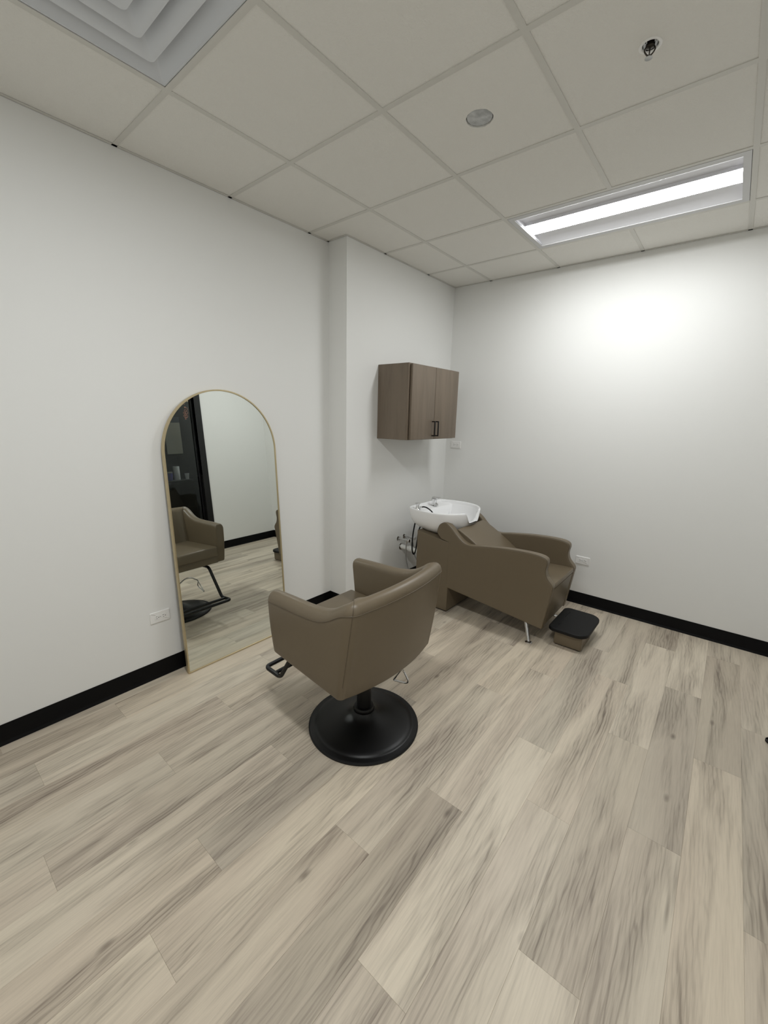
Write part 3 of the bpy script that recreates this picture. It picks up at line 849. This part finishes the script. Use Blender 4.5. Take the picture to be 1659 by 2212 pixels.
# ------------------------------------------------------------------ plumbing on the wall behind the basin
def valve(label, y, z, reach, drop):
    t = thing('shutoff_valve', label, 'valve', (0, y, z), 'chrome shutoff valves under the basin')
    obj('escutcheon', lathe([(.026, 0), (.026, .003), (.018, .008), (.011, .010)], (0, y, z), 24, axis='X'), 'chrome', t)
    obj('stub_pipe', lathe([(.0095, .004), (.0095, reach)], (0, y, z), 16, axis='X'), 'chrome', t)
    vb = lathe([(.0125, reach-.004), (.015, reach), (.015, reach+.026), (.011, reach+.030), (.008, reach+.036)], (0, y, z), 16, axis='X')
    tube([(reach+.013, y, z), (reach+.013, y, z-.032)], .009, 12, vb)
    obj('valve_body', vb, 'chrome', t)
    obj('valve_handle', lathe([(.006, reach+.034), (.018, reach+.036), (.019, reach+.042), (.015, reach+.048)], (0, y, z), 12, axis='X'), 'chrome', t)
    h = catmull([(reach+.013, y, z-.028)]+drop, 6)
    obj('supply_hose', tube(h, .0052, 8), 'braid', t)
valve('chrome shutoff valve above white drain pipe, farther from the back wall', -.786, .478, .085,
      [(.100, -.792, .40), (.108, -.797, .30), (.14, -.80, .20), (.20, -.80, .12), (.26, -.80, .06), (.33, -.80, .008)])
valve('chrome shutoff valve above white drain pipe, closer to the back wall', -.690, .484, .085,
      [(.105, -.685, .41), (.12, -.68, .32), (.17, -.675, .24), (.24, -.67, .16), (.30, -.665, .07), (.335, -.66, .008)])
dp = thing('drain_pipe', 'white plastic drain pipe leaving wall below chrome valves', 'pipe', (0, -.737, .388))
dpp = tube(fillet([(.004, -.737, .388), (.20, -.737, .380), (.275, -.737, .377), (.335, -.737, .377)], .02), .0215, 16)
obj('pipe', dpp, 'pvc', dp)
obj('coupling', lathe([(.027, .10), (.028, .105), (.028, .135), (.027, .14)], (0, -.737, .385), 20, axis='X'), 'pvc', dp)
obj('escutcheon', lathe([(.036, 0), (.036, .003), (.028, .007), (.022, .008)], (0, -.737, .388), 24, axis='X'), 'chrome', dp)

# ------------------------------------------------------------------ footrest stool in front of the shampoo chair
st = thing('foot_stool', 'low taupe box stool with black rubber top by shampoo chair', 'stool', (1.65, -.75, 0))
obj('body', box(1.552, 1.747, -.877, -.624, .006, .112, r=.010, seg=4), 'leather', st)
obj('glide', box(1.562, 1.737, -.867, -.634, 0, .007), 'black', st)
lid_o = rrect(1.507, 1.779, -.905, -.462, (.085, .050, .045, .085), 8)
lid = obj('top', slab(lid_o, .1105, .137, .006, lambda a, b, h: (a, b, h), seg=3), 'rubber', st)
rid = catmull([(1.562, -.885, .1372), (1.557, -.83, .1376), (1.567, -.80, .1376), (1.559, -.75, .1376), (1.559, -.61, .1376), (1.567, -.55, .1376), (1.559, -.51, .1376), (1.562, -.48, .1372)], 5)
obj('ridge', tube(rid, .0022, 6), 'rubber', lid)

# ------------------------------------------------------------------ floor door stop at the edge of the room
ds = thing('door_stop', 'small floor door stop with chrome dome and black rubber bumper', 'door stop', (2.757, -1.122, 0))
obj('dome', lathe([(.022, 0), (.022, .010), (.020, .020), (.012, .027), (.002, .029)], (2.762, -1.122, 0), 24), 'chrome', ds)
obj('bumper', lathe([(.024, .004), (.027, .006), (.027, .016), (.024, .018)], (2.759, -1.122, 0), 24, cap0=False, cap1=False), 'rubber', ds)

# ------------------------------------------------------------------ things in the dark hall, seen in the mirror through the glass door
hc = thing('hall_counter', 'black counter cabinet in dark hall beyond the glass door', 'counter', (4.1, -.95, 0))
obj('body', box(3.95, HX-.005, -1.45, -.72, 0, .965, r=.004, seg=1), 'frame', hc)
obj('worktop', box(3.93, HX-.005, -1.47, -.70, .966, .992, r=.003, seg=1), 'wall_hall', hc)
roll = thing('paper_roll', 'upright white paper towel roll on black hall counter', 'paper roll', (4.13, -.90, .992))
obj('paper', lathe([(.020, 0), (.046, .001), (.047, .004), (.047, .21), (.046, .213), (.020, .213)], (4.13, -.90, .992), 24), 'paper', roll)
obj('core', lathe([(.017, 0), (.020, 0), (.020, .2135), (.017, .2135), (.017, 0)], (4.13, -.90, .992), 16, cap0=False, cap1=False), 'grey', roll)
cup = thing('white_cup', 'white paper cup at end of black hall counter', 'cup', (4.10, -.755, .992))
obj('cup_wall', lathe([(.024, 0), (.033, .085), (.0345, .088), (.031, .086), (.023, .004)], (4.10, -.755, .992), 20, cap1=True), 'paper', cup)
obj('cup_rim', lathe([(.0325, .085), (.0355, .086), (.0355, .090), (.0325, .091), (.0325, .085)], (4.10, -.755, .992), 20, cap0=False, cap1=False), 'paper', cup)
vb = thing('violet_tub', 'violet plastic tub beside white paper roll on hall counter', 'tub', (4.12, -1.02, .992))
obj('tub_wall', lathe([(.040, 0), (.048, .06), (.048, .115), (.046, .118), (.040, .118)], (4.12, -1.02, .992), 20), 'violet', vb)
obj('tub_lid', lathe([(.050, .115), (.050, .130), (.046, .134), (.01, .135)], (4.12, -1.02, .992), 20), 'grey', vb)
hp = thing('wall_panel', 'grey rectangular panel with slate top band on black hall wall', 'panel', (HX, -.80, 1.4))
obj('panel', box(HX-.03, HX-.001, -.93, -.68, 1.40, 1.90, r=.003, seg=1), 'grey', hp)
obj('top_band', box(HX-.032, HX-.001, -.93, -.68, 1.90, 1.985, r=.003, seg=1), 'greytop', hp)

hl_ = thing('hall_fill_light', 'added unseen round fill light in the dark hall beyond the glass door', 'ceiling light', (3.90, .20, ZT))  # unseen lamp, added to brighten the hall things in the mirror
obj('housing', lathe([(.15, 0), (.16, -.004), (.16, -.028), (.15, -.032)], (3.90, .20, ZT), 32), 'lampframe', hl_)
obj('lens', lathe([(.145, -.033), (.143, -.040), (.10, -.046), (.01, -.048)], (3.90, .20, ZT), 32), mat('hall_fill_lens', srgb(250, 250, 250), .4, emit=((1.0, .97, .92, 1), 90.0)), hl_)
